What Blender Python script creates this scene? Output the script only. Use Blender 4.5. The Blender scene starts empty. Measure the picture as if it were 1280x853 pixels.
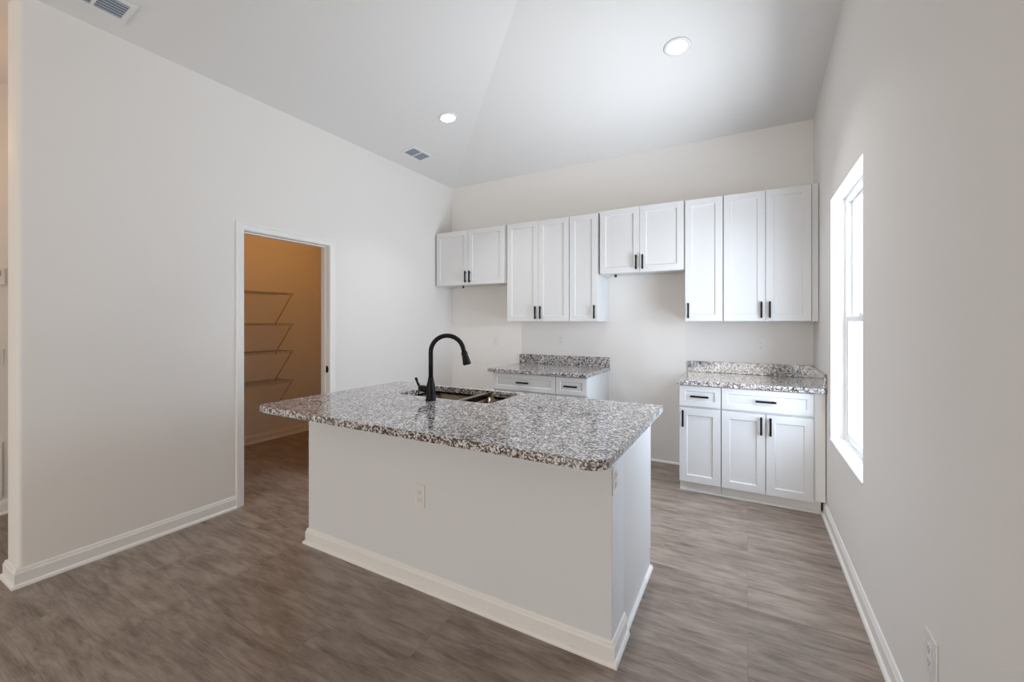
import bpy, bmesh, math, random
from mathutils import Vector, Matrix

S = bpy.context.scene
COL = S.collection

# ------------------------------------------------------------------ camera
CAM_H = 1.3838
cam_data = bpy.data.cameras.new('camera')
cam = bpy.data.objects.new('camera', cam_data)
COL.objects.link(cam)
cam.location = (0, 0, CAM_H)
cam.rotation_euler = (math.radians(90), 0, math.radians(29.193))
cam_data.sensor_width = 36
cam_data.lens = 526.97 / 1280 * 36
cam_data.shift_y = -23.1 / 1280
cam_data.clip_start = 0.05
S.camera = cam

# ------------------------------------------------------------------ world and main lights
world = bpy.data.worlds.new('world')
S.world = world
world.use_nodes = True
bg = world.node_tree.nodes['Background']
bg.inputs[0].default_value = (0.86, 0.93, 1.0, 1)
bg.inputs[1].default_value = 2.0


def area(name, loc, rot, sx, sy, watts, col):
    l = bpy.data.lights.new(name, 'AREA')
    l.shape = 'RECTANGLE'
    l.size, l.size_y = sx, sy
    l.energy = watts
    l.color = col
    o = bpy.data.objects.new(name, l)
    COL.objects.link(o)
    o.location = loc
    o.rotation_euler = rot
    return o


# daylight through the kitchen window (light stands outside the pane)
area('window_daylight', (0.80, 3.07, 1.40), (0, math.radians(90), 0), 1.75, 1.05, 60, (0.70, 0.81, 1.0))
# light thrown up by the sunlit ground outside the kitchen window
area('ground_bounce', (2.1, 3.07, 0.15), (0, math.radians(142), 0), 2.2, 2.4, 300, (0.95, 0.96, 1.0))
# daylight through the big windows of the living area behind the camera
area('rear_daylight', (-1.6, -4.62, 1.35), (math.radians(90), 0, 0), 4.0, 2.3, 72, (1.0, 0.87, 0.72))

S.view_settings.view_transform = 'Standard'
S.view_settings.look = 'None'
S.view_settings.gamma = 1
S.view_settings.use_curve_mapping = False
S.view_settings.exposure = 0.0

# ------------------------------------------------------------------ room numbers
XL, XR, YB = -3.331, 0.489, 4.378      # left wall, right wall, back wall (inner faces)
YE = 0.663                             # free end of the left wall
TL = 0.115                             # its thickness at the pantry
TE = 0.19                              # thickness of the free end
YR = -4.6                              # rear wall of the living area
XH = -4.70                             # hall wall
ZC, M = 3.115, 0.122                   # eave height and ceiling slope
XP = -4.94                             # far pantry wall
YD = 3.69                              # door faces of base cabinets
YU = 4.036                             # door faces of upper cabinets


def ceil_z(x, y):
    return ZC + M * max(0.0, min(x - XL, YB - y))


# ------------------------------------------------------------------ materials
def new_mat(name):
    m = bpy.data.materials.new(name)
    m.use_nodes = True
    nt = m.node_tree
    return m, nt, nt.nodes['Principled BSDF']


def N(nt, t, **kw):
    n = nt.nodes.new(t)
    for k, v in kw.items():
        setattr(n, k, v)
    return n


def paint(name, col, rough=0.6, bump=0.0, scale=220.0, spec=0.35):
    m, nt, b = new_mat(name)
    b.inputs['Roughness'].default_value = rough
    b.inputs['Specular IOR Level'].default_value = spec
    tc = N(nt, 'ShaderNodeTexCoord')
    nz = N(nt, 'ShaderNodeTexNoise')
    nz.inputs['Scale'].default_value = scale
    nz.inputs['Detail'].default_value = 2
    nt.links.new(tc.outputs['Object'], nz.inputs['Vector'])
    mx = N(nt, 'ShaderNodeMix', data_type='RGBA')
    mx.inputs[6].default_value = (*[c * 0.985 for c in col], 1)
    mx.inputs[7].default_value = (*[min(1, c * 1.01) for c in col], 1)
    nt.links.new(nz.outputs['Fac'], mx.inputs[0])
    nt.links.new(mx.outputs[2], b.inputs['Base Color'])
    if bump:
        bp = N(nt, 'ShaderNodeBump')
        bp.inputs['Strength'].default_value = bump
        bp.inputs['Distance'].default_value = 0.002
        nt.links.new(nz.outputs['Fac'], bp.inputs['Height'])
        nt.links.new(bp.outputs['Normal'], b.inputs['Normal'])
    return m


def metal(name, col, rough, metallic=1.0):
    m, nt, b = new_mat(name)
    b.inputs['Metallic'].default_value = metallic
    if metallic == 0:
        b.inputs['Specular IOR Level'].default_value = 0.2
    tc = N(nt, 'ShaderNodeTexCoord')
    nz = N(nt, 'ShaderNodeTexNoise')
    nz.inputs['Scale'].default_value = 60
    nt.links.new(tc.outputs['Object'], nz.inputs['Vector'])
    mr = N(nt, 'ShaderNodeMapRange')
    mr.inputs['To Min'].default_value = rough * 0.85
    mr.inputs['To Max'].default_value = rough * 1.15
    nt.links.new(nz.outputs['Fac'], mr.inputs['Value'])
    nt.links.new(mr.outputs[0], b.inputs['Roughness'])
    b.inputs['Base Color'].default_value = (*col, 1)
    return m


def make_granite():
    m, nt, b = new_mat('granite')
    tc = N(nt, 'ShaderNodeTexCoord')
    warp = N(nt, 'ShaderNodeTexNoise')
    warp.inputs['Scale'].default_value = 55
    warp.inputs['Detail'].default_value = 3
    nt.links.new(tc.outputs['Object'], warp.inputs['Vector'])
    addv = N(nt, 'ShaderNodeVectorMath', operation='MULTIPLY_ADD')
    addv.inputs[1].default_value = (0.02, 0.02, 0.02)
    nt.links.new(warp.outputs['Color'], addv.inputs[0])
    nt.links.new(tc.outputs['Object'], addv.inputs[2])
    v1 = N(nt, 'ShaderNodeTexVoronoi')
    v1.inputs['Scale'].default_value = 150
    nt.links.new(addv.outputs[0], v1.inputs['Vector'])
    sep = N(nt, 'ShaderNodeSeparateColor')
    nt.links.new(v1.outputs['Color'], sep.inputs[0])
    big = N(nt, 'ShaderNodeTexNoise')
    big.inputs['Scale'].default_value = 38
    big.inputs['Detail'].default_value = 2
    nt.links.new(tc.outputs['Object'], big.inputs['Vector'])
    ad = N(nt, 'ShaderNodeMath', operation='MULTIPLY_ADD')
    ad.inputs[1].default_value = 0.9
    nt.links.new(big.outputs['Fac'], ad.inputs[0])
    nt.links.new(sep.outputs[0], ad.inputs[2])
    mr = N(nt, 'ShaderNodeMath', operation='MULTIPLY')
    mr.inputs[1].default_value = 0.53
    nt.links.new(ad.outputs[0], mr.inputs[0])
    cr = N(nt, 'ShaderNodeValToRGB')
    cr.color_ramp.interpolation = 'LINEAR'
    el = cr.color_ramp.elements
    el[0].position = 0.0
    el[0].color = (0.012, 0.011, 0.012, 1)
    el[1].position = 1.0
    el[1].color = (0.78, 0.75, 0.73, 1)
    for p, c in ((0.385, (0.012, 0.011, 0.012)), (0.425, (0.10, 0.092, 0.092)), (0.50, (0.22, 0.205, 0.203)),
                 (0.55, (0.46, 0.430, 0.422)), (0.64, (0.68, 0.64, 0.63)), (0.78, (0.80, 0.77, 0.76))):
        e = el.new(p)
        e.color = (*c, 1)
    nt.links.new(mr.outputs[0], cr.inputs[0])
    nt.links.new(cr.outputs[0], b.inputs['Base Color'])
    b.inputs['Roughness'].default_value = 0.10
    b.inputs['IOR'].default_value = 2.3
    return m


def make_floor():
    m, nt, b = new_mat('vinyl_plank')
    tc = N(nt, 'ShaderNodeTexCoord')
    br = N(nt, 'ShaderNodeTexBrick')
    br.offset = 0.37
    br.offset_frequency = 3
    br.inputs['Color1'].default_value = (0, 0, 0, 1)
    br.inputs['Color2'].default_value = (1, 1, 1, 1)
    br.inputs['Mortar'].default_value = (0.5, 0.5, 0.5, 1)
    br.inputs['Scale'].default_value = 1
    br.inputs['Mortar Size'].default_value = 0.0012
    br.inputs['Brick Width'].default_value = 1.22
    br.inputs['Row Height'].default_value = 0.18
    nt.links.new(tc.outputs['Object'], br.inputs['Vector'])
    # offset the grain per plank
    sc = N(nt, 'ShaderNodeVectorMath', operation='MULTIPLY_ADD')
    sc.inputs[1].default_value = (9.0, 4.0, 0)
    nt.links.new(br.outputs['Color'], sc.inputs[0])
    nt.links.new(tc.outputs['Object'], sc.inputs[2])
    mp = N(nt, 'ShaderNodeMapping')
    mp.inputs['Scale'].default_value = (2.6, 15, 1)
    nt.links.new(sc.outputs[0], mp.inputs['Vector'])
    g1 = N(nt, 'ShaderNodeTexNoise')
    g1.inputs['Scale'].default_value = 1.6
    g1.inputs['Detail'].default_value = 6
    g1.inputs['Roughness'].default_value = 0.62
    g1.inputs['Distortion'].default_value = 0.6
    nt.links.new(mp.outputs[0], g1.inputs['Vector'])
    mp2 = N(nt, 'ShaderNodeMapping')
    mp2.inputs['Scale'].default_value = (7, 90, 1)
    nt.links.new(sc.outputs[0], mp2.inputs['Vector'])
    g2 = N(nt, 'ShaderNodeTexNoise')
    g2.inputs['Scale'].default_value = 2
    g2.inputs['Detail'].default_value = 3
    nt.links.new(mp2.outputs[0], g2.inputs['Vector'])
    mp3 = N(nt, 'ShaderNodeMapping')
    mp3.inputs['Scale'].default_value = (2.2, 6, 1)
    nt.links.new(sc.outputs[0], mp3.inputs['Vector'])
    g3 = N(nt, 'ShaderNodeTexNoise')
    g3.inputs['Scale'].default_value = 1.7
    g3.inputs['Detail'].default_value = 3
    nt.links.new(mp3.outputs[0], g3.inputs['Vector'])
    a = N(nt, 'ShaderNodeMath', operation='MULTIPLY_ADD')
    a.inputs[1].default_value = 0.45
    nt.links.new(g2.outputs['Fac'], a.inputs[0])
    nt.links.new(g1.outputs['Fac'], a.inputs[2])
    a2 = N(nt, 'ShaderNodeMath', operation='MULTIPLY_ADD')
    a2.inputs[1].default_value = 0.55
    nt.links.new(g3.outputs['Fac'], a2.inputs[0])
    nt.links.new(a.outputs[0], a2.inputs[2])
    a3 = N(nt, 'ShaderNodeMath', operation='MULTIPLY_ADD')
    a3.inputs[1].default_value = 0.07
    nt.links.new(br.outputs['Color'], a3.inputs[0])
    nt.links.new(a2.outputs[0], a3.inputs[2])
    cr = N(nt, 'ShaderNodeValToRGB')
    el = cr.color_ramp.elements
    el[0].position = 0.60
    el[0].color = (0.138, 0.102, 0.079, 1)
    el[1].position = 0.96
    el[1].color = (0.370, 0.298, 0.250, 1)
    mm = N(nt, 'ShaderNodeMath', operation='MULTIPLY')
    mm.inputs[1].default_value = 0.78
    nt.links.new(a3.outputs[0], mm.inputs[0])
    nt.links.new(mm.outputs[0], cr.inputs[0])
    seam = N(nt, 'ShaderNodeMix', data_type='RGBA')
    seam.inputs[7].default_value = (0.07, 0.058, 0.05, 1)
    sm = N(nt, 'ShaderNodeMath', operation='MULTIPLY')
    sm.inputs[1].default_value = 0.30
    nt.links.new(br.outputs['Fac'], sm.inputs[0])
    nt.links.new(sm.outputs[0], seam.inputs[0])
    nt.links.new(cr.outputs[0], seam.inputs[6])
    nt.links.new(seam.outputs[2], b.inputs['Base Color'])
    b.inputs['Roughness'].default_value = 0.40
    b.inputs['Specular IOR Level'].default_value = 0.60
    bp = N(nt, 'ShaderNodeBump')
    bp.inputs['Strength'].default_value = 0.12
    bp.inputs['Distance'].default_value = 0.002
    nt.links.new(g2.outputs['Fac'], bp.inputs['Height'])
    nt.links.new(bp.outputs['Normal'], b.inputs['Normal'])
    return m


def make_glass():
    m, nt, b = new_mat('window_glass')
    nt.nodes.remove(b)
    out = nt.nodes['Material Output']
    tr = N(nt, 'ShaderNodeBsdfTransparent')
    tr.inputs[0].default_value = (0.96, 0.98, 0.98, 1)
    gl = N(nt, 'ShaderNodeBsdfGlossy')
    gl.inputs['Roughness'].default_value = 0.02
    mx = N(nt, 'ShaderNodeMixShader')
    mx.inputs[0].default_value = 0.05
    nt.links.new(tr.outputs[0], mx.inputs[1])
    nt.links.new(gl.outputs[0], mx.inputs[2])
    nt.links.new(mx.outputs[0], out.inputs[0])
    return m


def emit(name, col, st):
    m, nt, b = new_mat(name)
    b.inputs['Base Color'].default_value = (0.9, 0.9, 0.9, 1)
    b.inputs['Emission Color'].default_value = (*col, 1)
    b.inputs['Emission Strength'].default_value = st
    return m


M_WALL = paint('wall_paint', (0.81, 0.782, 0.75), 0.75, 0.25, 260)
M_CEIL = paint('ceiling_paint', (0.80, 0.792, 0.78), 0.8, 0.35, 180)
M_TRIM = paint('trim_paint', (0.84, 0.825, 0.80), 0.42, 0, 40, 0.45)
M_CAB = paint('cabinet_white', (0.70, 0.697, 0.697), 0.40, 0, 40, 0.45)
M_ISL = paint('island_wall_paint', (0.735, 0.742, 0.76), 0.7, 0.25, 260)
M_SILL = paint('window_sill_white', (0.88, 0.88, 0.87), 0.35, 0, 20)
M_VINYL = paint('window_vinyl', (0.85, 0.86, 0.87), 0.35, 0, 30)
M_PLATE = paint('plate_plastic', (0.78, 0.77, 0.76), 0.32, 0, 30, 0.5)
M_SLOT = paint('slot_dark', (0.035, 0.033, 0.032), 0.5, 0, 30)
M_BLACK = metal('matte_black', (0.006, 0.005, 0.005), 0.42, 0.0)
M_STEEL = metal('brushed_steel', (0.20, 0.155, 0.115), 0.20)
M_GRAN = make_granite()
M_FLOOR = make_floor()
M_GLASS = make_glass()
M_WIRE = paint('white_wire', (0.42, 0.40, 0.38), 0.4, 0, 30)
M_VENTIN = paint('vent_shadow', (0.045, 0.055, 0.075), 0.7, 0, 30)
M_VENT = paint('vent_enamel', (0.80, 0.80, 0.80), 0.4, 0, 30)
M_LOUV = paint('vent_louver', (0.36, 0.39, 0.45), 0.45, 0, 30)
M_LENS = emit('lamp_lens', (1.0, 0.97, 0.92), 14)
M_BROWN = paint('cable_brown', (0.06, 0.045, 0.035), 0.6, 0, 30)

# ------------------------------------------------------------------ mesh helpers


def bx(bm, x0, x1, y0, y1, z0, z1):
    x0, x1 = min(x0, x1), max(x0, x1)
    y0, y1 = min(y0, y1), max(y0, y1)
    z0, z1 = min(z0, z1), max(z0, z1)
    v = [bm.verts.new(p) for p in ((x0, y0, z0), (x1, y0, z0), (x1, y1, z0), (x0, y1, z0),
                                   (x0, y0, z1), (x1, y0, z1), (x1, y1, z1), (x0, y1, z1))]
    for f in ((3, 2, 1, 0), (4, 5, 6, 7), (0, 1, 5, 4), (1, 2, 6, 5), (2, 3, 7, 6), (3, 0, 4, 7)):
        bm.faces.new([v[i] for i in f])


def prism(bm, pts, axis, a, b):
    """closed polygon pts (2-D) extruded along an axis from a to b"""
    def mk(p, t):
        return {'x': (t, p[0], p[1]), 'y': (p[0], t, p[1]), 'z': (p[0], p[1], t)}[axis]
    A = [bm.verts.new(mk(p, a)) for p in pts]
    B = [bm.verts.new(mk(p, b)) for p in pts]
    bm.faces.new(A[::-1])
    bm.faces.new(B)
    n = len(pts)
    for i in range(n):
        bm.faces.new((A[i], A[(i + 1) % n], B[(i + 1) % n], B[i]))


def tube(bm, pts, rad, seg=12, caps=True):
    pts = [Vector(p) for p in pts]
    rads = rad if isinstance(rad, (list, tuple)) else [rad] * len(pts)
    rings = []
    prev = None
    for i, p in enumerate(pts):
        d = (pts[min(i + 1, len(pts) - 1)] - pts[max(i - 1, 0)]).normalized()
        if prev is None:
            up = Vector((0, 0, 1)) if abs(d.z) < 0.9 else Vector((1, 0, 0))
            n = d.cross(up).normalized()
        else:
            n = (prev - d * prev.dot(d)).normalized()
        prev = n
        c = d.cross(n)
        rings.append([bm.verts.new(p + rads[i] * (math.cos(t) * n + math.sin(t) * c))
                      for t in [2 * math.pi * k / seg for k in range(seg)]])
    for a, b in zip(rings, rings[1:]):
        for k in range(seg):
            bm.faces.new((a[k], a[(k + 1) % seg], b[(k + 1) % seg], b[k]))
    if caps:
        bm.faces.new(rings[0][::-1])
        bm.faces.new(rings[-1])


def lathe(bm, prof, seg=32, center=(0, 0, 0)):
    """profile (r, z) spun round z; ends closed when r > 0"""
    cx, cy, cz = center
    rings = []
    for r, z in prof:
        rings.append([bm.verts.new((cx + r * math.cos(2 * math.pi * k / seg), cy + r * math.sin(2 * math.pi * k / seg), cz + z))
                      for k in range(seg)])
    for a, b in zip(rings, rings[1:]):
        for k in range(seg):
            bm.faces.new((a[k], a[(k + 1) % seg], b[(k + 1) % seg], b[k]))
    bm.faces.new(rings[0][::-1])
    bm.faces.new(rings[-1])


def sweep(bm, path, prof, side=1):
    """profile (offset, z) swept with mitres along a floor polyline; the offset goes to the right of travel for side=1"""
    P = [Vector((p[0], p[1])) for p in path]
    nrm = []
    for a, b in zip(P, P[1:]):
        d = (b - a).normalized()
        nrm.append(Vector((d.y, -d.x)) * side)
    cols = []
    for i, p in enumerate(P):
        if i == 0:
            m, k = nrm[0], 1
        elif i == len(P) - 1:
            m, k = nrm[-1], 1
        else:
            m = (nrm[i - 1] + nrm[i]).normalized()
            k = 1 / m.dot(nrm[i])
        cols.append([bm.verts.new((p.x + m.x * k * o, p.y + m.y * k * o, z)) for o, z in prof])
    n = len(prof)
    for a, b in zip(cols, cols[1:]):
        for j in range(n):
            bm.faces.new((a[j], a[(j + 1) % n], b[(j + 1) % n], b[j]))
    bm.faces.new(cols[0])
    bm.faces.new(cols[-1][::-1])


def obj(name, bm, mat, parent=None, loc=(0, 0, 0), rot=(0, 0, 0), bevel=0.0, smooth=False, seg=2):
    bmesh.ops.recalc_face_normals(bm, faces=bm.faces)
    me = bpy.data.meshes.new(name)
    bm.to_mesh(me)
    bm.free()
    me.materials.append(mat)
    if smooth:
        for p in me.polygons:
            p.use_smooth = True
    o = bpy.data.objects.new(name, me)
    COL.objects.link(o)
    o.location = loc
    o.rotation_euler = rot
    if parent is not None:
        o.parent = parent
    if bevel:
        b = o.modifiers.new('bevel', 'BEVEL')
        b.width = bevel
        b.segments = seg
        b.limit_method = 'ANGLE'
        b.angle_limit = math.radians(40)
        b.harden_normals = False
    return o


def smooth_by_angle(o, deg=35):
    me = o.data
    for p in me.polygons:
        p.use_smooth = True
    me.set_sharp_from_angle(angle=math.radians(deg))
    return o


def tag(o, label, cat, group=None):
    o['label'] = label
    o['category'] = cat
    if group:
        o['group'] = group
    return o


def thing(name, label, cat, loc=(0, 0, 0), rot=(0, 0, 0), group=None):
    o = bpy.data.objects.new(name, None)
    o.empty_display_size = 0.1
    COL.objects.link(o)
    o.location = loc
    o.rotation_euler = rot
    return tag(o, label, cat, group)


def struct(o):
    o['kind'] = 'structure'
    return o


def copy_thing(src, loc, label, rot=None):
    c = src.copy()
    COL.objects.link(c)
    c.location = loc
    if rot is not None:
        c.rotation_euler = rot
    c['label'] = label
    for ch in list(src.children):
        d = ch.copy()
        COL.objects.link(d)
        d.parent = c
        for g in ch.children:
            e = g.copy()
            COL.objects.link(e)
            e.parent = d
    return c


# ================================================================== THE SETTING
bm = bmesh.new()
bx(bm, -5.2, 0.75, YR - 0.15, YB + 0.15, -0.12, 0)
struct(obj('floor', bm, M_FLOOR))

# vaulted ceiling: left slope and back slope meeting in a hip that starts in the far left corner
TOP = 4.1
bm = bmesh.new()
sl = XR - XL
hip = (XR, YB - sl, ZC + M * sl)
ex = 0.16
pl = {
    'c': (XL, YB, ZC), 'h': hip,
    'rb': (XR, YB, ZC), 'rf': (XR, YR, ZC + M * sl), 'lf': (XL, YR, ZC),
    'hf': (XH, YR, ZC), 'hb': (XH, YE + 0.9, ZC), 'lb': (XL, YE + 0.9, ZC),
}
V = {k: bm.verts.new(p) for k, p in pl.items()}
T = {k: bm.verts.new((p[0], p[1], TOP)) for k, p in pl.items()}
low = [('c', 'h', 'rb'), ('c', 'lb', 'lf', 'rf', 'h'), ('lb', 'hb', 'hf', 'lf')]
for f in low:
    bm.faces.new([V[k] for k in f])
    bm.faces.new([T[k] for k in f][::-1])
loop = ['c', 'rb', 'h', 'rf', 'lf', 'hf', 'hb', 'lb']
for a, b2 in zip(loop, loop[1:] + loop[:1]):
    bm.faces.new((V[a], V[b2], T[b2], T[a]))
struct(obj('ceiling', bm, M_CEIL))

# left wall with the pantry doorway (rounded free end)
DY0, DY1, DZ = 1.798, 2.545, 2.083
bm = bmesh.new()
bx(bm, XL - TE, XL, YE, 1.50, 0, ZC)
bx(bm, XL - TL, XL, 1.50, DY0 - 0.02, 0, ZC)
bx(bm, XL - TL, XL, DY1 + 0.02, YB + 0.02, 0, ZC)
bx(bm, XL - TL, XL, DY0 - 0.02, DY1 + 0.02, DZ + 0.02, ZC)
wl = struct(obj('wall_left', bm, M_WALL, bevel=0))
# round the two vertical edges of the free end
bmx = bmesh.new()
bmx.from_mesh(wl.data)
es = [e for e in bmx.edges if all(abs(v.co.y - YE) < 1e-4 for v in e.verts) and abs(e.verts[0].co.z - e.verts[1].co.z) > 1]
bmesh.ops.bevel(bmx, geom=es, offset=0.02, segments=5, profile=0.5, affect='EDGES')
bmx.to_mesh(wl.data)
bmx.free()
smooth_by_angle(wl, 30)

bm = bmesh.new()
bx(bm, XL - TL - 0.02, XR + 0.14, YB, YB + 0.12, 0, ZC + 0.02)
struct(obj('wall_back', bm, M_WALL))

WY0, WY1, WZ0, WZ1 = 2.62, 3.52, 0.589, 2.206
bm = bmesh.new()
ys = [YR - 0.1, WY0, WY1, YB]
zt = TOP - 0.05
bx(bm, XR, XR + 0.14, YR - 0.1, WY0, 0, zt)
bx(bm, XR, XR + 0.14, WY1, YB, 0, zt)
bx(bm, XR, XR + 0.14, WY0, WY1, 0, WZ0)
bx(bm, XR, XR + 0.14, WY0, WY1, WZ1, zt)
struct(obj('wall_right', bm, M_WALL))

# rear wall of the living area with a wide window opening
bm = bmesh.new()
bx(bm, XH - 0.1, -3.6, YR - 0.12, YR, 0, zt)
bx(bm, 0.4, XR, YR - 0.12, YR, 0, zt)
bx(bm, -3.6, 0.4, YR - 0.12, YR, 0, 0.2)
bx(bm, -3.6, 0.4, YR - 0.12, YR, 2.5, zt)
struct(obj('wall_rear', bm, M_WALL))

# hall side and pantry
bm = bmesh.new()
bx(bm, XH - 0.1, XH, YR, 1.50, 0, ZC)
struct(obj('wall_hall', bm, M_WALL))
bm = bmesh.new()
bx(bm, XP - 0.1, XP, 1.50, YB + 0.12, 0, ZC)
bx(bm, XP, XL - TL, 1.50, 1.60, 0, ZC)
bx(bm, XP, XL - TL, YB - 0.02, YB + 0.12, 0, ZC)
struct(obj('wall_pantry', bm, M_WALL))
bm = bmesh.new()
bx(bm, XP, XL - TL, 1.60, YB - 0.02, 2.76, 2.90)
struct(obj('ceiling_pantry', bm, M_CEIL))

# baseboards
BASE = [(0, 0), (0.026, 0), (0.0255, 0.007), (0.0225, 0.014), (0.017, 0.019), (0.0135, 0.020), (0.0135, 0.070),
        (0.011, 0.076), (0.0085, 0.080), (0.0085, 0.084), (0.005, 0.092), (0, 0.094)]
SHOE = [(0, 0), (0.017, 0), (0.0165, 0.006), (0.013, 0.013), (0.006, 0.018), (0, 0.019)]
bm = bmesh.new()
sweep(bm, [(XL - TE, YE + 0.2), (XL - TE, YE), (XL, YE), (XL, DY0 - 0.062)], BASE)
sweep(bm, [(XL, DY1 + 0.062), (XL, YB)], BASE)
struct(obj('baseboard_left', bm, M_TRIM))
bm = bmesh.new()
sweep(bm, [(XR, YR), (XR, YD + 0.07)], BASE, -1)
struct(obj('baseboard_right', bm, M_TRIM))
bm = bmesh.new()
sweep(bm, [(XL, YB), (-2.30, YB)], BASE)
struct(obj('baseboard_back', bm, M_TRIM))
bm = bmesh.new()
sweep(bm, [(XP, 1.60), (XP, YB - 0.02)], BASE)
struct(obj('baseboard_pantry', bm, M_TRIM))
bm = bmesh.new()
sweep(bm, [(XH, YR), (XH, 1.5)], BASE)
struct(obj('baseboard_hall', bm, M_TRIM))
# bare shoe strip behind the open range bay
bm = bmesh.new()
sweep(bm, [(-1.262, YB), (-0.492, YB)], SHOE)
struct(obj('trim_2', bm, M_TRIM))

# doorway: casing (trim), jamb with stop and strike plate
bm = bmesh.new()
cw = 0.057


def casing_piece(bm, pts_in, pts_out):
    """flat casing strip with a thicker outer edge; points in the wall plane (y, z)"""
    a0, a1 = pts_in
    b0, b1 = pts_out
    def lerp(p, q, t):
        return (p[0] + (q[0] - p[0]) * t, p[1] + (q[1] - p[1]) * t)
    prof = [(0, 0.0), (0, 0.009), (0.12, 0.011), (0.60, 0.013), (0.72, 0.017), (0.94, 0.017), (1.0, 0.014), (1.0, 0.0)]
    A = [bm.verts.new((XL + d, *lerp(a0, b0, t))) for t, d in prof]
    B = [bm.verts.new((XL + d, *lerp(a1, b1, t))) for t, d in prof]
    n = len(prof)
    for j in range(n):
        bm.faces.new((A[j], A[(j + 1) % n], B[(j + 1) % n], B[j]))
    bm.faces.new(A)
    bm.faces.new(B[::-1])


ri = 0.004
casing_piece(bm, ((DY0 - ri, 0), (DY0 - ri, DZ + ri)), ((DY0 - ri - cw, 0), (DY0 - ri - cw, DZ + ri + cw)))
casing_piece(bm, ((DY0 - ri, DZ + ri), (DY1 + ri, DZ + ri)), ((DY0 - ri - cw, DZ + ri + cw), (DY1 + ri + cw, DZ + ri + cw)))
casing_piece(bm, ((DY1 + ri, DZ + ri), (DY1 + ri, 0)), ((DY1 + ri + cw, DZ + ri + cw), (DY1 + ri + cw, 0)))
struct(obj('trim_1', bm, M_TRIM))
bm = bmesh.new()
for (y0, y1) in ((DY0 - 0.02, DY0), (DY1, DY1 + 0.02)):
    bx(bm, XL - TL, XL, y0, y1, 0, DZ)
bx(bm, XL - TL, XL, DY0 - 0.02, DY1 + 0.02, DZ, DZ + 0.02)
# stops
bx(bm, XL - 0.080, XL - 0.046, DY0, DY0 + 0.011, 0, DZ)
bx(bm, XL - 0.080, XL - 0.046, DY1 - 0.011, DY1, 0, DZ)
bx(bm, XL - 0.080, XL - 0.046, DY0 + 0.011, DY1 - 0.011, DZ - 0.011, DZ)
dj = struct(obj('door_1', bm, M_TRIM))
bm = bmesh.new()
bx(bm, XL - 0.044, XL - 0.018, DY1 - 0.0025, DY1, 0.925, 0.985)
bx(bm, XL - 0.020, XL - 0.012, DY1 - 0.006, DY1, 0.940, 0.970)
sp = obj('strike_plate', bm, M_BLACK, dj)
sp['label'] = 'black metal strike plate on the right jamb'

# window: frame, two sashes, glass
XW = XR + 0.078
bm = bmesh.new()
f = 0.035


def ring(bm, x0, x1, y0, y1, z0, z1, w, wb=None):
    wb = wb or w
    bx(bm, x0, x1, y0, y0 + w, z0, z1)
    bx(bm, x0, x1, y1 - w, y1, z0, z1)
    bx(bm, x0, x1, y0 + w, y1 - w, z1 - w, z1)
    bx(bm, x0, x1, y0 + w, y1 - w, z0, z0 + wb)


ring(bm, XW, XW + 0.062, WY0, WY1, WZ0, WZ1, 0.030)
ring(bm, XW - 0.004, XW + 0.012, WY0, WY1, WZ0, WZ1, 0.014)
win = struct(obj('window_1', bm, M_VINYL, bevel=0.002))
bm = bmesh.new()
ring(bm, XW + 0.030, XW + 0.055, WY0 + 0.030, WY1 - 0.030, 1.385, WZ1 - 0.030, 0.032)
obj('upper_sash', bm, M_VINYL, win, bevel=0.003)
bm = bmesh.new()
ring(bm, XW + 0.004, XW + 0.029, WY0 + 0.030, WY1 - 0.030, WZ0 + 0.030, 1.425, 0.036, 0.045)
ls = obj('lower_sash', bm, M_VINYL, win, bevel=0.003)
bm = bmesh.new()
bx(bm, XW - 0.004, XW + 0.008, 3.03, 3.11, 1.425, 1.440)
obj('sash_lock', bm, M_VINYL, ls, bevel=0.002)
bm = bmesh.new()
bx(bm, XW + 0.041, XW + 0.044, WY0 + 0.06, WY1 - 0.06, 1.415, WZ1 - 0.06)
bx(bm, XW + 0.015, XW + 0.018, WY0 + 0.064, WY1 - 0.064, WZ0 + 0.073, 1.391)
obj('glass_pane', bm, M_GLASS, win)
bm = bmesh.new()
bx(bm, XR - 0.006, XW + 0.001, WY0 + 0.001, WY1 - 0.001, WZ0, WZ0 + 0.018)
obj('window_sill', bm, M_SILL, win, bevel=0.004)

# ================================================================== CABINETS
RAIL = 0.056
TH = 0.020


def shaker(w, h, rail=RAIL, rec=0.009):
    """shaker panel: x 0..w, z 0..h, front face at y = 0, back at y = TH"""
    bm = bmesh.new()
    e = 0.0015
    def rect(i, y):
        return [bm.verts.new(p) for p in ((i, y, i), (w - i, y, i), (w - i, y, h - i), (i, y, h - i))]
    back = rect(0, TH)
    r0 = rect(0, e)
    r1 = rect(e, 0)
    r2 = rect(rail, 0)
    r3 = rect(rail + 0.0055, rec)
    for a, b in ((back, r0), (r0, r1), (r1, r2), (r2, r3)):
        for k in range(4):
            bm.faces.new((a[k], a[(k + 1) % 4], b[(k + 1) % 4], b[k]))
    bm.faces.new(back[::-1])
    bm.faces.new(r3)
    return bm


def pull_mesh(length, vertical):
    """bar pull centred on the origin, standing off towards -y"""
    bm = bmesh.new()
    L, t, so = length / 2, 0.0075, 0.025
    if vertical:
        bx(bm, -t, t, -so - 0.006, -so + 0.006, -L, L)
        for s in (-1, 1):
            bx(bm, -t * 0.8, t * 0.8, -so + 0.005, 0, s * (L - 0.018) - 0.005, s * (L - 0.018) + 0.005)
    else:
        bx(bm, -L, L, -so - 0.006, -so + 0.006, -t, t)
        for s in (-1, 1):
            bx(bm, s * (L - 0.018) - 0.005, s * (L - 0.018) + 0.005, -so + 0.005, 0, -t * 0.8, t * 0.8)
    return bm


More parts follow.
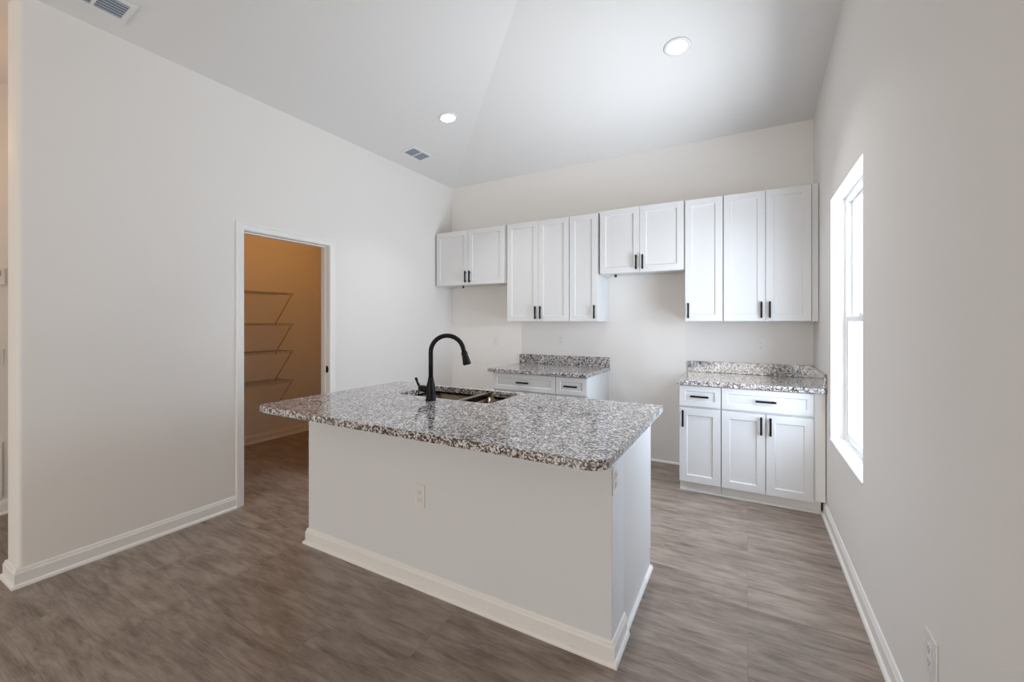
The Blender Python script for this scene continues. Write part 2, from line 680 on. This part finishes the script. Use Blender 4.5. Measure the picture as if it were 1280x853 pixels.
def add_handle(parent, x, z, vertical, length=0.135):
    o = obj('handle', pull_mesh(length, vertical), M_BLACK, parent, (x, 0, z), bevel=0.0018)
    o['label'] = 'black bar handle'
    return o


def upper_cabinet(x0, x1, z0, z1, doors, label, handles, filler=None, stub=None):
    """doors: list of (x0, x1); handles: 'l'/'r' side per door"""
    t = thing('upper_cabinet', label, 'cabinet', ((x0 + x1) / 2, YB, z0), group='white upper cabinets along the back wall')
    cx = (x0 + x1) / 2
    H = z1 - z0
    bm = bmesh.new()
    w2 = (x1 - x0) / 2
    y0 = YU + TH - YB + 0.001
    p = 0.018
    # carcass: sides, top, recessed bottom, back and face frame
    bx(bm, -w2, -w2 + p, y0, -0.001, 0, H)
    bx(bm, w2 - p, w2, y0, -0.001, 0, H)
    bx(bm, -w2 + p, w2 - p, y0, -0.001, H - p, H)
    bx(bm, -w2 + p, w2 - p, y0 + 0.002, -0.001, 0.012, 0.012 + p)
    bx(bm, -w2 + p, w2 - p, -0.010, -0.001, 0.012 + p, H - p)
    bx(bm, -w2 + p, w2 - p, y0, y0 + p, 0, 0.040)
    obj('body', bm, M_CAB, t)
    for (a, b), hs in zip(doors, handles):
        w = b - a - 0.003
        d = obj('door', shaker(w, H - 0.006), M_CAB, t, (a + 0.0015 - cx, YU - YB, 0.003))
        hx = 0.028 if hs == 'l' else w - 0.028
        add_handle(d, hx, 0.092, True)
    if filler:
        bm = bmesh.new()
        bx(bm, filler[0] - cx, filler[1] - cx, YU + 0.014 - YB, YU + 0.034 - YB, 0, H)
        obj('filler_strip', bm, M_CAB, t)
    if stub is not None:
        bm = bmesh.new()
        tube(bm, [(stub - cx, -0.16, 0.012), (stub - cx, -0.16, -0.018)], 0.012, 10)
        c = obj('cable_stub', bm, M_BROWN, t)
        c['label'] = 'short dark cable end hanging below the cabinet'
    return t


TOPZ = 2.467
LO = 1.394
upper_cabinet(-3.312, -2.335, 1.822, TOPZ, [(-3.312, -2.842), (-2.842, -2.350)],
              'short white two-door upper cabinet at the left corner over the empty refrigerator space', 'rl', stub=-3.04)
upper_cabinet(-2.322, -1.588, LO, TOPZ, [(-2.318, -1.937), (-1.937, -1.590)],
              'tall white two-door upper cabinet above the counter seen behind the island', 'rl')
upper_cabinet(-1.587, -1.284, LO, TOPZ, [(-1.585, -1.290)],
              'narrow white one-door upper cabinet left of the range gap, handle at its right edge', 'r')
upper_cabinet(-1.270, -0.493, 1.857, TOPZ + 0.012, [(-1.268, -0.884), (-0.884, -0.497)],
              'short white two-door upper cabinet over the empty range gap', 'rl', stub=-1.16)
upper_cabinet(-0.490, -0.183, LO, TOPZ + 0.008, [(-0.488, -0.185)],
              'narrow white one-door upper cabinet right of the range gap, handle at its left edge', 'l')
upper_cabinet(-0.181, 0.440, LO, TOPZ + 0.008, [(-0.180, 0.129), (0.129, 0.440)],
              'tall white two-door upper cabinet in the right corner beside the window wall', 'rl', filler=(0.442, 0.485))

BT = 0.878       # top of base cabinets
CT = 0.914       # countertop surface


def base_cabinet(x0, x1, label, ndoors, hside, filler=None, shade=None):
    cx = (x0 + x1) / 2
    t = thing('base_cabinet', label, 'cabinet', (cx, YB, 0), group='white base cabinets along the back wall')
    w2 = (x1 - x0) / 2
    yf = YD + TH + 0.001 - YB
    yt = YD + 0.076 - YB
    p = 0.018
    bm = bmesh.new()
    prof = [(yf, 0.100), (yt, 0.100), (yt, 0.0), (-0.001, 0.0), (-0.001, BT), (yf, BT)]
    prism(bm, prof, 'x', -w2, -w2 + p)
    prism(bm, prof, 'x', w2 - p, w2)
    bx(bm, -w2 + p, w2 - p, yf, -0.001, 0.100, 0.118)
    bx(bm, -w2 + p, w2 - p, -0.012, -0.001, 0.118, BT)
    bx(bm, -w2 + p, w2 - p, yf, yf + p, 0.690, 0.715)
    bx(bm, -w2 + p, w2 - p, yf, yf + p, BT - 0.03, BT)
    obj('body', bm, M_CAB, t)
    xr = (filler[1] - cx) if filler else w2
    bm = bmesh.new()
    bx(bm, -w2 + 0.0, xr - (0.02 if filler else 0), yt - 0.012, yt - 0.0005, 0, 0.099)
    tk = obj('toe_kick', bm, M_TRIM, t)
    bm = bmesh.new()
    sweep(bm, [(-w2, yt - 0.0125), (xr - (0.02 if filler else 0), yt - 0.0125)], SHOE)
    obj('shoe_molding', bm, M_TRIM, tk)
    # drawer
    dw = x1 - x0 - 0.004
    dr = obj('drawer', shaker(dw, 0.165, 0.042, 0.007), M_CAB, t, (-w2 + 0.002, YD - YB, 0.706))
    add_handle(dr, dw / 2, 0.0825, False)
    # doors
    n = ndoors
    for i in range(n):
        w = (x1 - x0) / n - 0.004
        d = obj('door', shaker(w, 0.600), M_CAB, t, (-w2 + 0.002 + i * (x1 - x0) / n, YD - YB, 0.090))
        hs = hside[i]
        add_handle(d, 0.028 if hs == 'l' else w - 0.028, 0.600 - 0.085, True)
    if filler:
        bm = bmesh.new()
        bx(bm, filler[0] - cx, filler[1] - cx, YD + 0.014 - YB, YD + 0.034 - YB, 0.100, BT)
        obj('filler_strip', bm, M_TRIM, t)
    return t


base_cabinet(-2.285, -1.590, 'wide white base cabinet under the left end of the small granite counter behind the island', 2, 'rl')
base_cabinet(-1.588, -1.278, 'narrow white base cabinet with bare right side, left of the empty range gap', 1, 'r')
base_cabinet(-0.490, -0.182, 'narrow white base cabinet with one drawer and one door, right of the range gap', 1, 'l')
base_cabinet(-0.180, 0.418, 'wide white base cabinet with one drawer over two doors beside the window wall', 2, 'rl', filler=(0.420, 0.484))


def counter(x0, x1, label, side=False):
    cx = (x0 + x1) / 2
    t = thing('countertop', label, 'countertop', (cx, YB, BT + 0.0005), group='granite countertops on the back wall')
    bm = bmesh.new()
    bx(bm, x0 - cx, x1 - cx, YD - 0.028 - YB, -0.001, 0, CT - BT)
    obj('slab', bm, M_GRAN, t, bevel=0.004)
    bm = bmesh.new()
    bx(bm, x0 - cx, x1 - cx, -0.022, -0.001, CT - BT, CT - BT + 0.102)
    obj('backsplash', bm, M_GRAN, t, bevel=0.003)
    if side:
        bm = bmesh.new()
        bx(bm, x1 - cx - 0.021, x1 - cx, YD - 0.026 - YB, -0.0225, CT - BT, CT - BT + 0.102)
        obj('side_splash', bm, M_GRAN, t, bevel=0.003)
    return t


counter(-2.335, -1.262, 'speckled gray granite countertop with backsplash on the base cabinets behind the island')
counter(-0.500, XR - 0.002, 'speckled gray granite countertop with backsplash in the right corner beside the window wall', True)

# ================================================================== ISLAND
IX0, IX1, IY0, IY1, IYM = -2.410, -0.480, 1.690, 2.478, 1.885
isl = thing('kitchen_island', 'white painted kitchen island with baseboard standing in the middle of the floor', 'island',
            ((IX0 + IX1) / 2, (IY0 + IY1) / 2, 0))
ox, oy = isl.location.x, isl.location.y
bm = bmesh.new()
bx(bm, IX0 - ox, IX1 - ox, IY0 - oy, IYM - oy, 0, BT)
obj('knee_wall', bm, M_ISL, isl, bevel=0.004)
bm = bmesh.new()
bx(bm, IX0 + 0.004 - ox, IX1 - 0.022 - ox, IYM - oy + 0.0005, IY1 - 0.07 - oy, 0, 0.10)
for a, b in ((IX0 + 0.004, IX0 + 0.022), (IX1 - 0.040, IX1 - 0.022)):
    bx(bm, a - ox, b - ox, IYM - oy + 0.0005, IY1 - 0.003 - oy, 0.10, BT)
bx(bm, IX0 + 0.022 - ox, IX1 - 0.040 - ox, IY1 - 0.014 - oy, IY1 - 0.003 - oy, 0.10, BT)
bx(bm, IX0 + 0.022 - ox, IX1 - 0.040 - ox, IYM - oy + 0.0005, IY1 - 0.014 - oy, 0.10, 0.12)
obj('cabinet_body', bm, M_CAB, isl)
bm = bmesh.new()
bx(bm, IX1 - 0.021 - ox, IX1 - 0.001 - ox, IYM + 0.0005 - oy, IY1 - 0.020 - oy, 0, BT)
obj('end_panel', bm, M_CAB, isl)
bm = bmesh.new()
bx(bm, IX1 - 0.030 - ox, IX1 - 0.001 - ox, IY1 - 0.0185 - oy, IY1 - oy, 0.10, BT)
obj('face_frame', bm, M_CAB, isl)
bm = bmesh.new()
sweep(bm, [(IX0 - ox, IYM - oy), (IX0 - ox, IY0 - oy), (IX1 - ox, IY0 - oy), (IX1 - ox, IYM - oy)], BASE)
obj('baseboard', bm, M_TRIM, isl)
bm = bmesh.new()
sweep(bm, [(IX1 - ox - 0.0005, IYM + 0.0005 - oy), (IX1 - ox - 0.0005, IY1 - 0.020 - oy)], SHOE)
obj('shoe_molding', bm, M_TRIM, isl)

# island countertop with rounded corners and the sink cut-out
CX0, CX1, CY0, CY1 = -2.440, -0.416, 1.378, 2.505
SX0, SX1, SY0, SY1 = -2.030, -1.300, 2.062, 2.452


def rrect(x0, x1, y0, y1, r, seg=8):
    """counter-clockwise rounded rectangle; r = radius of (ll, lr, ur, ul)"""
    out = []
    for (cx, cy, a0, rr) in ((x0, y0, 180, r[0]), (x1, y0, 270, r[1]), (x1, y1, 0, r[2]), (x0, y1, 90, r[3])):
        sx = 1 if cx == x0 else -1
        sy = 1 if cy == y0 else -1
        for k in range(seg + 1):
            a = math.radians(a0 + 90 * k / seg)
            out.append((cx + sx * rr + rr * math.cos(a), cy + sy * rr + rr * math.sin(a)))
    return out


ct = thing('countertop', 'large speckled granite island countertop with rounded corners and a sink cut-out', 'countertop',
           ((CX0 + CX1) / 2, (CY0 + CY1) / 2, BT + 0.0005))
kx, ky = ct.location.x, ct.location.y
bm = bmesh.new()


def loop_edges(bm, pts, z):
    vs = [bm.verts.new((p[0], p[1], z)) for p in pts]
    return [bm.edges.new((vs[i], vs[(i + 1) % len(vs)])) for i in range(len(vs))]


outer = [(x - kx, y - ky) for x, y in rrect(CX0, CX1, CY0, CY1, (0.06, 0.075, 0.02, 0.02), 10)]
inner = [(x - kx, y - ky) for x, y in rrect(SX0, SX1, SY0, SY1, (0.05, 0.05, 0.05, 0.05), 8)]
ed = loop_edges(bm, outer, 0) + loop_edges(bm, inner, 0)
bmesh.ops.triangle_fill(bm, use_beauty=True, edges=ed)
# drop triangles inside the hole, if any
kill = [f for f in bm.faces if (SX0 - kx + 0.03 < f.calc_center_median().x < SX1 - kx - 0.03 and
                                SY0 - ky + 0.03 < f.calc_center_median().y < SY1 - ky - 0.03)]
bmesh.ops.delete(bm, geom=kill, context='FACES')
r = bmesh.ops.extrude_face_region(bm, geom=list(bm.faces))
bmesh.ops.translate(bm, vec=(0, 0, CT - BT - 0.0005), verts=[v for v in r['geom'] if isinstance(v, bmesh.types.BMVert)])
obj('slab', bm, M_GRAN, ct, bevel=0.004)

# double-bowl undermount sink
sk = thing('sink', 'double-bowl stainless steel sink set under the island countertop', 'sink', ((SX0 + SX1) / 2, (SY0 + SY1) / 2, 0.66))
sx, sy = sk.location.x, sk.location.y
DIV0, DIV1 = -1.575, -1.545
ZT = BT - 0.002 - 0.66


def bowl(x0, x1, y0, y1, dep):
    bm = bmesh.new()
    rims = []
    for (ins, z, rr) in ((0, ZT, 0.05), (0.004, ZT - dep + 0.03, 0.05), (0.012, ZT - dep + 0.008, 0.05), (0.035, ZT - dep, 0.04)):
        rims.append([bm.verts.new((x - sx, y - sy, z)) for x, y in rrect(x0 + ins, x1 - ins, y0 + ins, y1 - ins, (rr,) * 4, 8)])
    # outside skin
    n = len(rims[0])
    for a, b in zip(rims, rims[1:]):
        for k in range(n):
            bm.faces.new((a[k], a[(k + 1) % n], b[(k + 1) % n], b[k]))
    bm.faces.new(rims[-1])
    return bm


for a, b in ((SX0 - 0.006, DIV0), (DIV1, SX1 + 0.006)):
    o = obj('bowl', bowl(a, b, SY0 - 0.006, SY1 + 0.006, 0.20), M_STEEL, sk, smooth=True)
    m = o.modifiers.new('thick', 'SOLIDIFY')
    m.thickness = 0.002
    m.offset = 1
    bm = bmesh.new()
    cxx, cyy = (a + b) / 2 - sx, (SY0 + SY1) / 2 - sy
    lathe(bm, [(0.042, ZT - 0.1995), (0.042, ZT - 0.196), (0.036, ZT - 0.1955), (0.030, ZT - 0.1985), (0.008, ZT - 0.1985)], 24, (cxx, cyy, 0))
    obj('drain', bm, M_STEEL, o, smooth=False)
bm = bmesh.new()
ed = loop_edges(bm, [(x - sx, y - sy) for x, y in rrect(SX0 - 0.03, SX1 + 0.03, SY0 - 0.03, SY1 + 0.03, (0.06,) * 4)], ZT + 0.0012)
for a, b in ((SX0 - 0.006, DIV0), (DIV1, SX1 + 0.006)):
    ed += loop_edges(bm, [(x - sx, y - sy) for x, y in rrect(a, b, SY0 - 0.006, SY1 + 0.006, (0.05,) * 4)], ZT + 0.0012)
bmesh.ops.triangle_fill(bm, use_beauty=True, edges=ed)
kill = []
for f_ in bm.faces:
    c = f_.calc_center_median()
    if abs(c.y) < (SY1 - SY0) / 2 - 0.02 and (SX0 + 0.02 < c.x + sx < DIV0 - 0.02 or DIV1 + 0.02 < c.x + sx < SX1 - 0.02):
        kill.append(f_)
bmesh.ops.delete(bm, geom=kill, context='FACES')
obj('flange', bm, M_STEEL, sk)
bm = bmesh.new()
bx(bm, DIV0 - sx - 0.002, DIV1 - sx + 0.002, SY0 - sy + 0.001, SY1 - sy - 0.001, ZT - 0.012, ZT + 0.028)
obj('divider', bm, M_STEEL, sk, bevel=0.006)

# ------------------------------------------------------------------ faucet
FX, FY = -1.671, 1.985
fa = thing('faucet', 'matte black gooseneck faucet with side lever standing beside the island sink', 'faucet', (FX, FY, CT + 0.0004))
bm = bmesh.new()
lathe(bm, [(0.031, 0), (0.031, 0.010), (0.0285, 0.014), (0.0275, 0.045), (0.0255, 0.085), (0.0235, 0.098), (0.018, 0.120), (0.0155, 0.140)], 28)
obj('body', bm, M_BLACK, fa, smooth=True)
R = 0.099
zc = 0.291
SW = Vector((0.875, 0.484, 0))            # the spout is swivelled towards the right bowl
pts = [Vector((0, 0, 0.13)), Vector((0, 0, zc * 0.8))]
for k in range(0, 25):
    a = math.radians(180 - 166 * k / 24)
    pts.append(SW * (R + R * math.cos(a)) + Vector((0, 0, zc + R * math.sin(a))))
e = pts[-1]
dr = SW * math.sin(math.radians(14)) + Vector((0, 0, -math.cos(math.radians(14))))
pts.append(e + dr * 0.03)
bm = bmesh.new()
tube(bm, pts, 0.0138, 16)
obj('spout', bm, M_BLACK, fa, smooth=True)
bm = bmesh.new()
hp = [e + dr * t for t in (0.020, 0.026, 0.040, 0.046, 0.058, 0.095, 0.103)]
tube(bm, hp, [0.0145, 0.0185, 0.0195, 0.0180, 0.0200, 0.0250, 0.0215], 20)
obj('spray_head', bm, M_BLACK, fa, smooth=True)
bm = bmesh.new()
tube(bm, [(-0.015, 0, 0.062), (-0.045, 0, 0.064), (-0.066, 0, 0.066), (-0.082, 0, 0.068), (-0.090, 0, 0.071)],
     [0.019, 0.021, 0.021, 0.017, 0.012], 18)
lv = obj('valve', bm, M_BLACK, fa, smooth=True)
bm = bmesh.new()
tube(bm, [(-0.076, 0, 0.068), (-0.094, 0, 0.082), (-0.108, 0, 0.104), (-0.116, 0, 0.122), (-0.120, 0, 0.128)],
     [0.010, 0.008, 0.0068, 0.0090, 0.0075], 14)
obj('lever', bm, M_BLACK, lv, smooth=True)

# ================================================================== OUTLETS AND SWITCHES
# local frame: plate in the x-z plane centred on the origin, facing -y


def outlet(name, label, cat, loc, rotz, w=0.072, h=0.116, kind='duplex', group='white wall outlets'):
    t = thing(name, label, cat, loc, (0, 0, rotz), group)
    bm = bmesh.new()
    bx(bm, -w / 2, w / 2, -0.0055, -0.0003, -h / 2, h / 2)
    pl = obj('cover_plate', bm, M_PLATE, t, bevel=0.002)
    if kind == 'duplex':
        for s in (-1, 1):
            bm = bmesh.new()
            bx(bm, -0.0165, 0.0165, -0.0085, -0.0056, s * 0.0195 - 0.0145, s * 0.0195 + 0.0145)
            rc = obj('receptacle', bm, M_PLATE, t, bevel=0.003)
            bm = bmesh.new()
            bx(bm, -0.0075, -0.0055, -0.0090, -0.0086, s * 0.0195 - 0.003, s * 0.0195 + 0.006)
            bx(bm, 0.0055, 0.0075, -0.0090, -0.0086, s * 0.0195 - 0.003, s * 0.0195 + 0.006)
            bx(bm, -0.002, 0.002, -0.0090, -0.0086, s * 0.0195 - 0.0105, s * 0.0195 - 0.007)
            sl_ = obj('slots', bm, M_SLOT, rc)
    elif kind == 'switch':
        bm = bmesh.new()
        prism(bm, [(-0.0056, -0.033), (-0.0075, -0.033), (-0.0105, 0.033), (-0.0056, 0.033)], 'x', -0.0165, 0.0165)
        obj('rocker', bm, M_PLATE, t, bevel=0.001)
    return t


outlet('outlet', 'white outlet on the back wall above the right granite counter', 'outlet', (0.103, YB, 1.180), 0)
outlet('outlet', 'white outlet on the back wall above the granite counter seen behind the island', 'outlet', (-1.817, YB, 1.190), 0)
outlet('outlet', 'white outlet on the back wall in the empty refrigerator space behind the faucet', 'outlet', (-2.665, YB, 1.165), 0)
outlet('outlet', 'white outlet on the long front panel of the kitchen island', 'outlet', (-1.497, IY0, 0.478), 0)
outlet('outlet', 'white outlet on the narrow right end of the kitchen island', 'outlet', (IX1, 1.733, 0.735), math.radians(90))
outlet('outlet', 'white outlet low on the right wall near the bottom edge of the photo', 'outlet', (XR, 1.735, 0.372), math.radians(-90),
       0.088, 0.128)
outlet('light_switch', 'white light switch on the hall wall at the far left edge', 'switch', (XH, 0.830, 1.135), math.radians(90),
       0.075, 0.118, 'switch', 'wall controls in the hall')
t = thing('thermostat', 'white thermostat on the hall wall above the light switch', 'thermostat', (XH, 0.822, 1.715), (0, 0, math.radians(90)),
          'wall controls in the hall')
bm = bmesh.new()
bx(bm, -0.052, 0.052, -0.022, -0.0003, -0.060, 0.060)
obj('housing', bm, M_PLATE, t, bevel=0.006)
bm = bmesh.new()
bx(bm, -0.030, 0.030, -0.0236, -0.0222, 0.000, 0.040)
obj('display', bm, paint('display_gray', (0.30, 0.33, 0.31), 0.3), t)
t = thing('air_return_grille', 'white framed air return grille low on the hall wall at the far left edge', 'vent', (XH, 0.56, 0.12), (0, 0, math.radians(90)))
bm = bmesh.new()
gw, gh, gf = 0.30, 0.40, 0.030
bx(bm, -gw, -gw + gf, -0.012, -0.0003, 0, gh)
bx(bm, gw - gf, gw, -0.012, -0.0003, 0, gh)
bx(bm, -gw + gf, gw - gf, -0.012, -0.0003, 0, gf)
bx(bm, -gw + gf, gw - gf, -0.012, -0.0003, gh - gf, gh)
obj('frame', bm, M_VENT, t, bevel=0.002)
bm = bmesh.new()
for k in range(16):
    z = gf + 0.008 + k * (gh - 2 * gf - 0.01) / 16
    prism(bm, [(-0.010, z), (-0.009, z), (-0.0025, z + 0.010), (-0.0035, z + 0.010)], 'x', -gw + gf, gw - gf)
obj('louvers', bm, M_LOUV, t)
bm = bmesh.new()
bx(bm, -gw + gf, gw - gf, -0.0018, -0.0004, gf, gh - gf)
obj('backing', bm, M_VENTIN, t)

# ================================================================== CEILING FIXTURES
# local frame: the fixture hangs below z = 0; rotated to lie on the slope


def slope_rot(x, y):
    """rotation that lays local -z along the room side of the ceiling plane"""
    if (x - XL) < (YB - y):
        n = Vector((M, 0, -1))
    else:
        n = Vector((0, -M, -1))
    n.normalize()
    zax = -n
    xax = (Vector((1, 0, 0)) - zax * zax.x).normalized()
    yax = zax.cross(xax)
    return Matrix((xax, yax, zax)).transposed().to_euler()


def recessed_light(x, y, label, watts):
    t = thing('recessed_light', label, 'light', (x, y, ceil_z(x, y)), slope_rot(x, y), 'recessed ceiling lights')
    bm = bmesh.new()
    # flat ring trim with a shallow flare
    prof = [(0.062, -0.002), (0.066, -0.008), (0.082, -0.006), (0.090, -0.0005)]
    seg = 40
    rings = []
    for r_, z_ in prof + [(0.062, -0.0005)]:
        rings.append([bm.verts.new((r_ * math.cos(2 * math.pi * k / seg), r_ * math.sin(2 * math.pi * k / seg), z_)) for k in range(seg)])
    for a, b in zip(rings, rings[1:] + rings[:1]):
        for k in range(seg):
            bm.faces.new((a[k], a[(k + 1) % seg], b[(k + 1) % seg], b[k]))
    obj('trim_ring', bm, M_VENT, t, smooth=True)
    bm = bmesh.new()
    lathe(bm, [(0.0615, -0.0025), (0.0615, -0.005), (0.04, -0.0065), (0.004, -0.007)], 40)
    le = obj('lens', bm, M_LENS, t)
    le['label'] = 'glowing white lens'
    l = bpy.data.lights.new('lamp', 'AREA')
    l.shape = 'DISK'
    l.size = 0.12
    l.spread = math.radians(105)
    l.energy = watts
    l.color = (0.95, 0.97, 1.0)
    lo = bpy.data.objects.new('lamp', l)
    COL.objects.link(lo)
    lo.parent = t
    lo.location = (0, 0, -0.010)
    return t


recessed_light(-0.421, 3.073, 'round glowing recessed light in the ceiling above the right end of the island', 7.5)
recessed_light(-2.360, 3.040, 'round glowing recessed light in the ceiling beside the small air vent', 8)


def air_vent(x, y, label):
    t = thing('air_vent', label, 'vent', (x, y, ceil_z(x, y)), slope_rot(x, y), 'white ceiling air vents')
    w, L, fr = 0.068, 0.124, 0.026            # half width (x), half length (y) of the louvered field
    bm = bmesh.new()
    bx(bm, -w - fr, -w, -L - fr, L + fr, -0.009, -0.0004)
    bx(bm, w, w + fr, -L - fr, L + fr, -0.009, -0.0004)
    bx(bm, -w, w, -L - fr, -L, -0.009, -0.0004)
    bx(bm, -w, w, L, L + fr, -0.009, -0.0004)
    bx(bm, -w, w, -0.008, 0.008, -0.009, -0.0004)
    obj('frame', bm, M_VENT, t, bevel=0.003)
    bm = bmesh.new()
    for (a, b) in ((-L, -0.008), (0.008, L)):
        for k in range(6):
            xx = -w + 0.006 + k * (2 * w) / 6
            prism(bm, [(xx, -0.0088), (xx + 0.0015, -0.0088), (xx + 0.008, -0.0022), (xx + 0.0065, -0.0022)], 'y', a, b)
    obj('louvers', bm, M_LOUV, t)
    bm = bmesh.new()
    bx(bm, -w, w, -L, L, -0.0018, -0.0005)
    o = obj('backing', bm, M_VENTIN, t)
    return t


air_vent(-3.025, 3.372, 'small white air vent in the far ceiling above the refrigerator corner')
air_vent(-3.080, 0.893, 'white air vent cut off by the top left edge of the photo')

# ================================================================== PANTRY SHELVES
SD = 0.305
SY_END, SY_ST = 3.055, 1.66


def wire_shelf_mesh(part):
    bm = bmesh.new()
    L = SY_END - SY_ST
    if part == 'front_rail':
        tube(bm, [(SD, -L, 0), (SD, 0, 0)], 0.0038, 8)
        tube(bm, [(SD - 0.003, -L, -0.017), (SD - 0.003, 0, -0.017)], 0.0030, 8)
        for k in range(int(L / 0.0254 / 4) + 1):
            y = -k * 0.1016
            tube(bm, [(SD - 0.001, y, 0), (SD - 0.003, y, -0.017)], 0.0018, 6)
    elif part == 'wire_deck':
        for x in (0.006, SD * 0.5):
            tube(bm, [(x, -L, -0.0035), (x, 0, -0.0035)], 0.0028, 8)
        for k in range(int(L / 0.0254) + 1):
            y = -k * 0.0254
            tube(bm, [(0.002, y, 0), (SD, y, 0)], 0.0016, 6)
    return bm


def wire_shelf(z, label):
    t = thing('wire_shelf', label, 'shelf', (XP, SY_END, z), group='wire shelves on the far pantry wall')
    obj('wire_deck', wire_shelf_mesh('wire_deck'), M_WIRE, t)
    obj('front_rail', wire_shelf_mesh('front_rail'), M_WIRE, t)
    for y in (-0.022, -0.75):
        bm = bmesh.new()
        tube(bm, [(SD - 0.003, y, -0.015), (SD - 0.012, y, -0.032), (0.010, y, -0.335), (0.004, y, -0.352)], 0.0048, 8)
        bx(bm, 0.0005, 0.006, y - 0.009, y + 0.009, -0.368, -0.332)
        obj('brace', bm, M_WIRE, t)
    return t


sh = wire_shelf(1.722, 'topmost white wire shelf on the orange-lit pantry wall')
for z, lb in ((1.372, 'second white wire shelf from the top in the pantry'),
              (1.055, 'third white wire shelf from the top in the pantry'),
              (0.712, 'lowest white wire shelf in the pantry')):
    copy_thing(sh, (XP, SY_END, z), lb)

# warm bulb of the pantry (above the doorway, out of sight) and of the hall
for nm, loc, w in (('pantry_bulb', (-3.95, 2.9, 2.66), 8), ('hall_bulb', (-4.05, 0.55, 2.50), 3.6)):
    l = bpy.data.lights.new(nm, 'POINT')
    l.energy = w
    l.color = (1.0, 0.43, 0.09) if nm == 'pantry_bulb' else (1.0, 0.55, 0.26)
    l.shadow_soft_size = 0.06
    o = bpy.data.objects.new(nm, l)
    COL.objects.link(o)
    o.location = loc
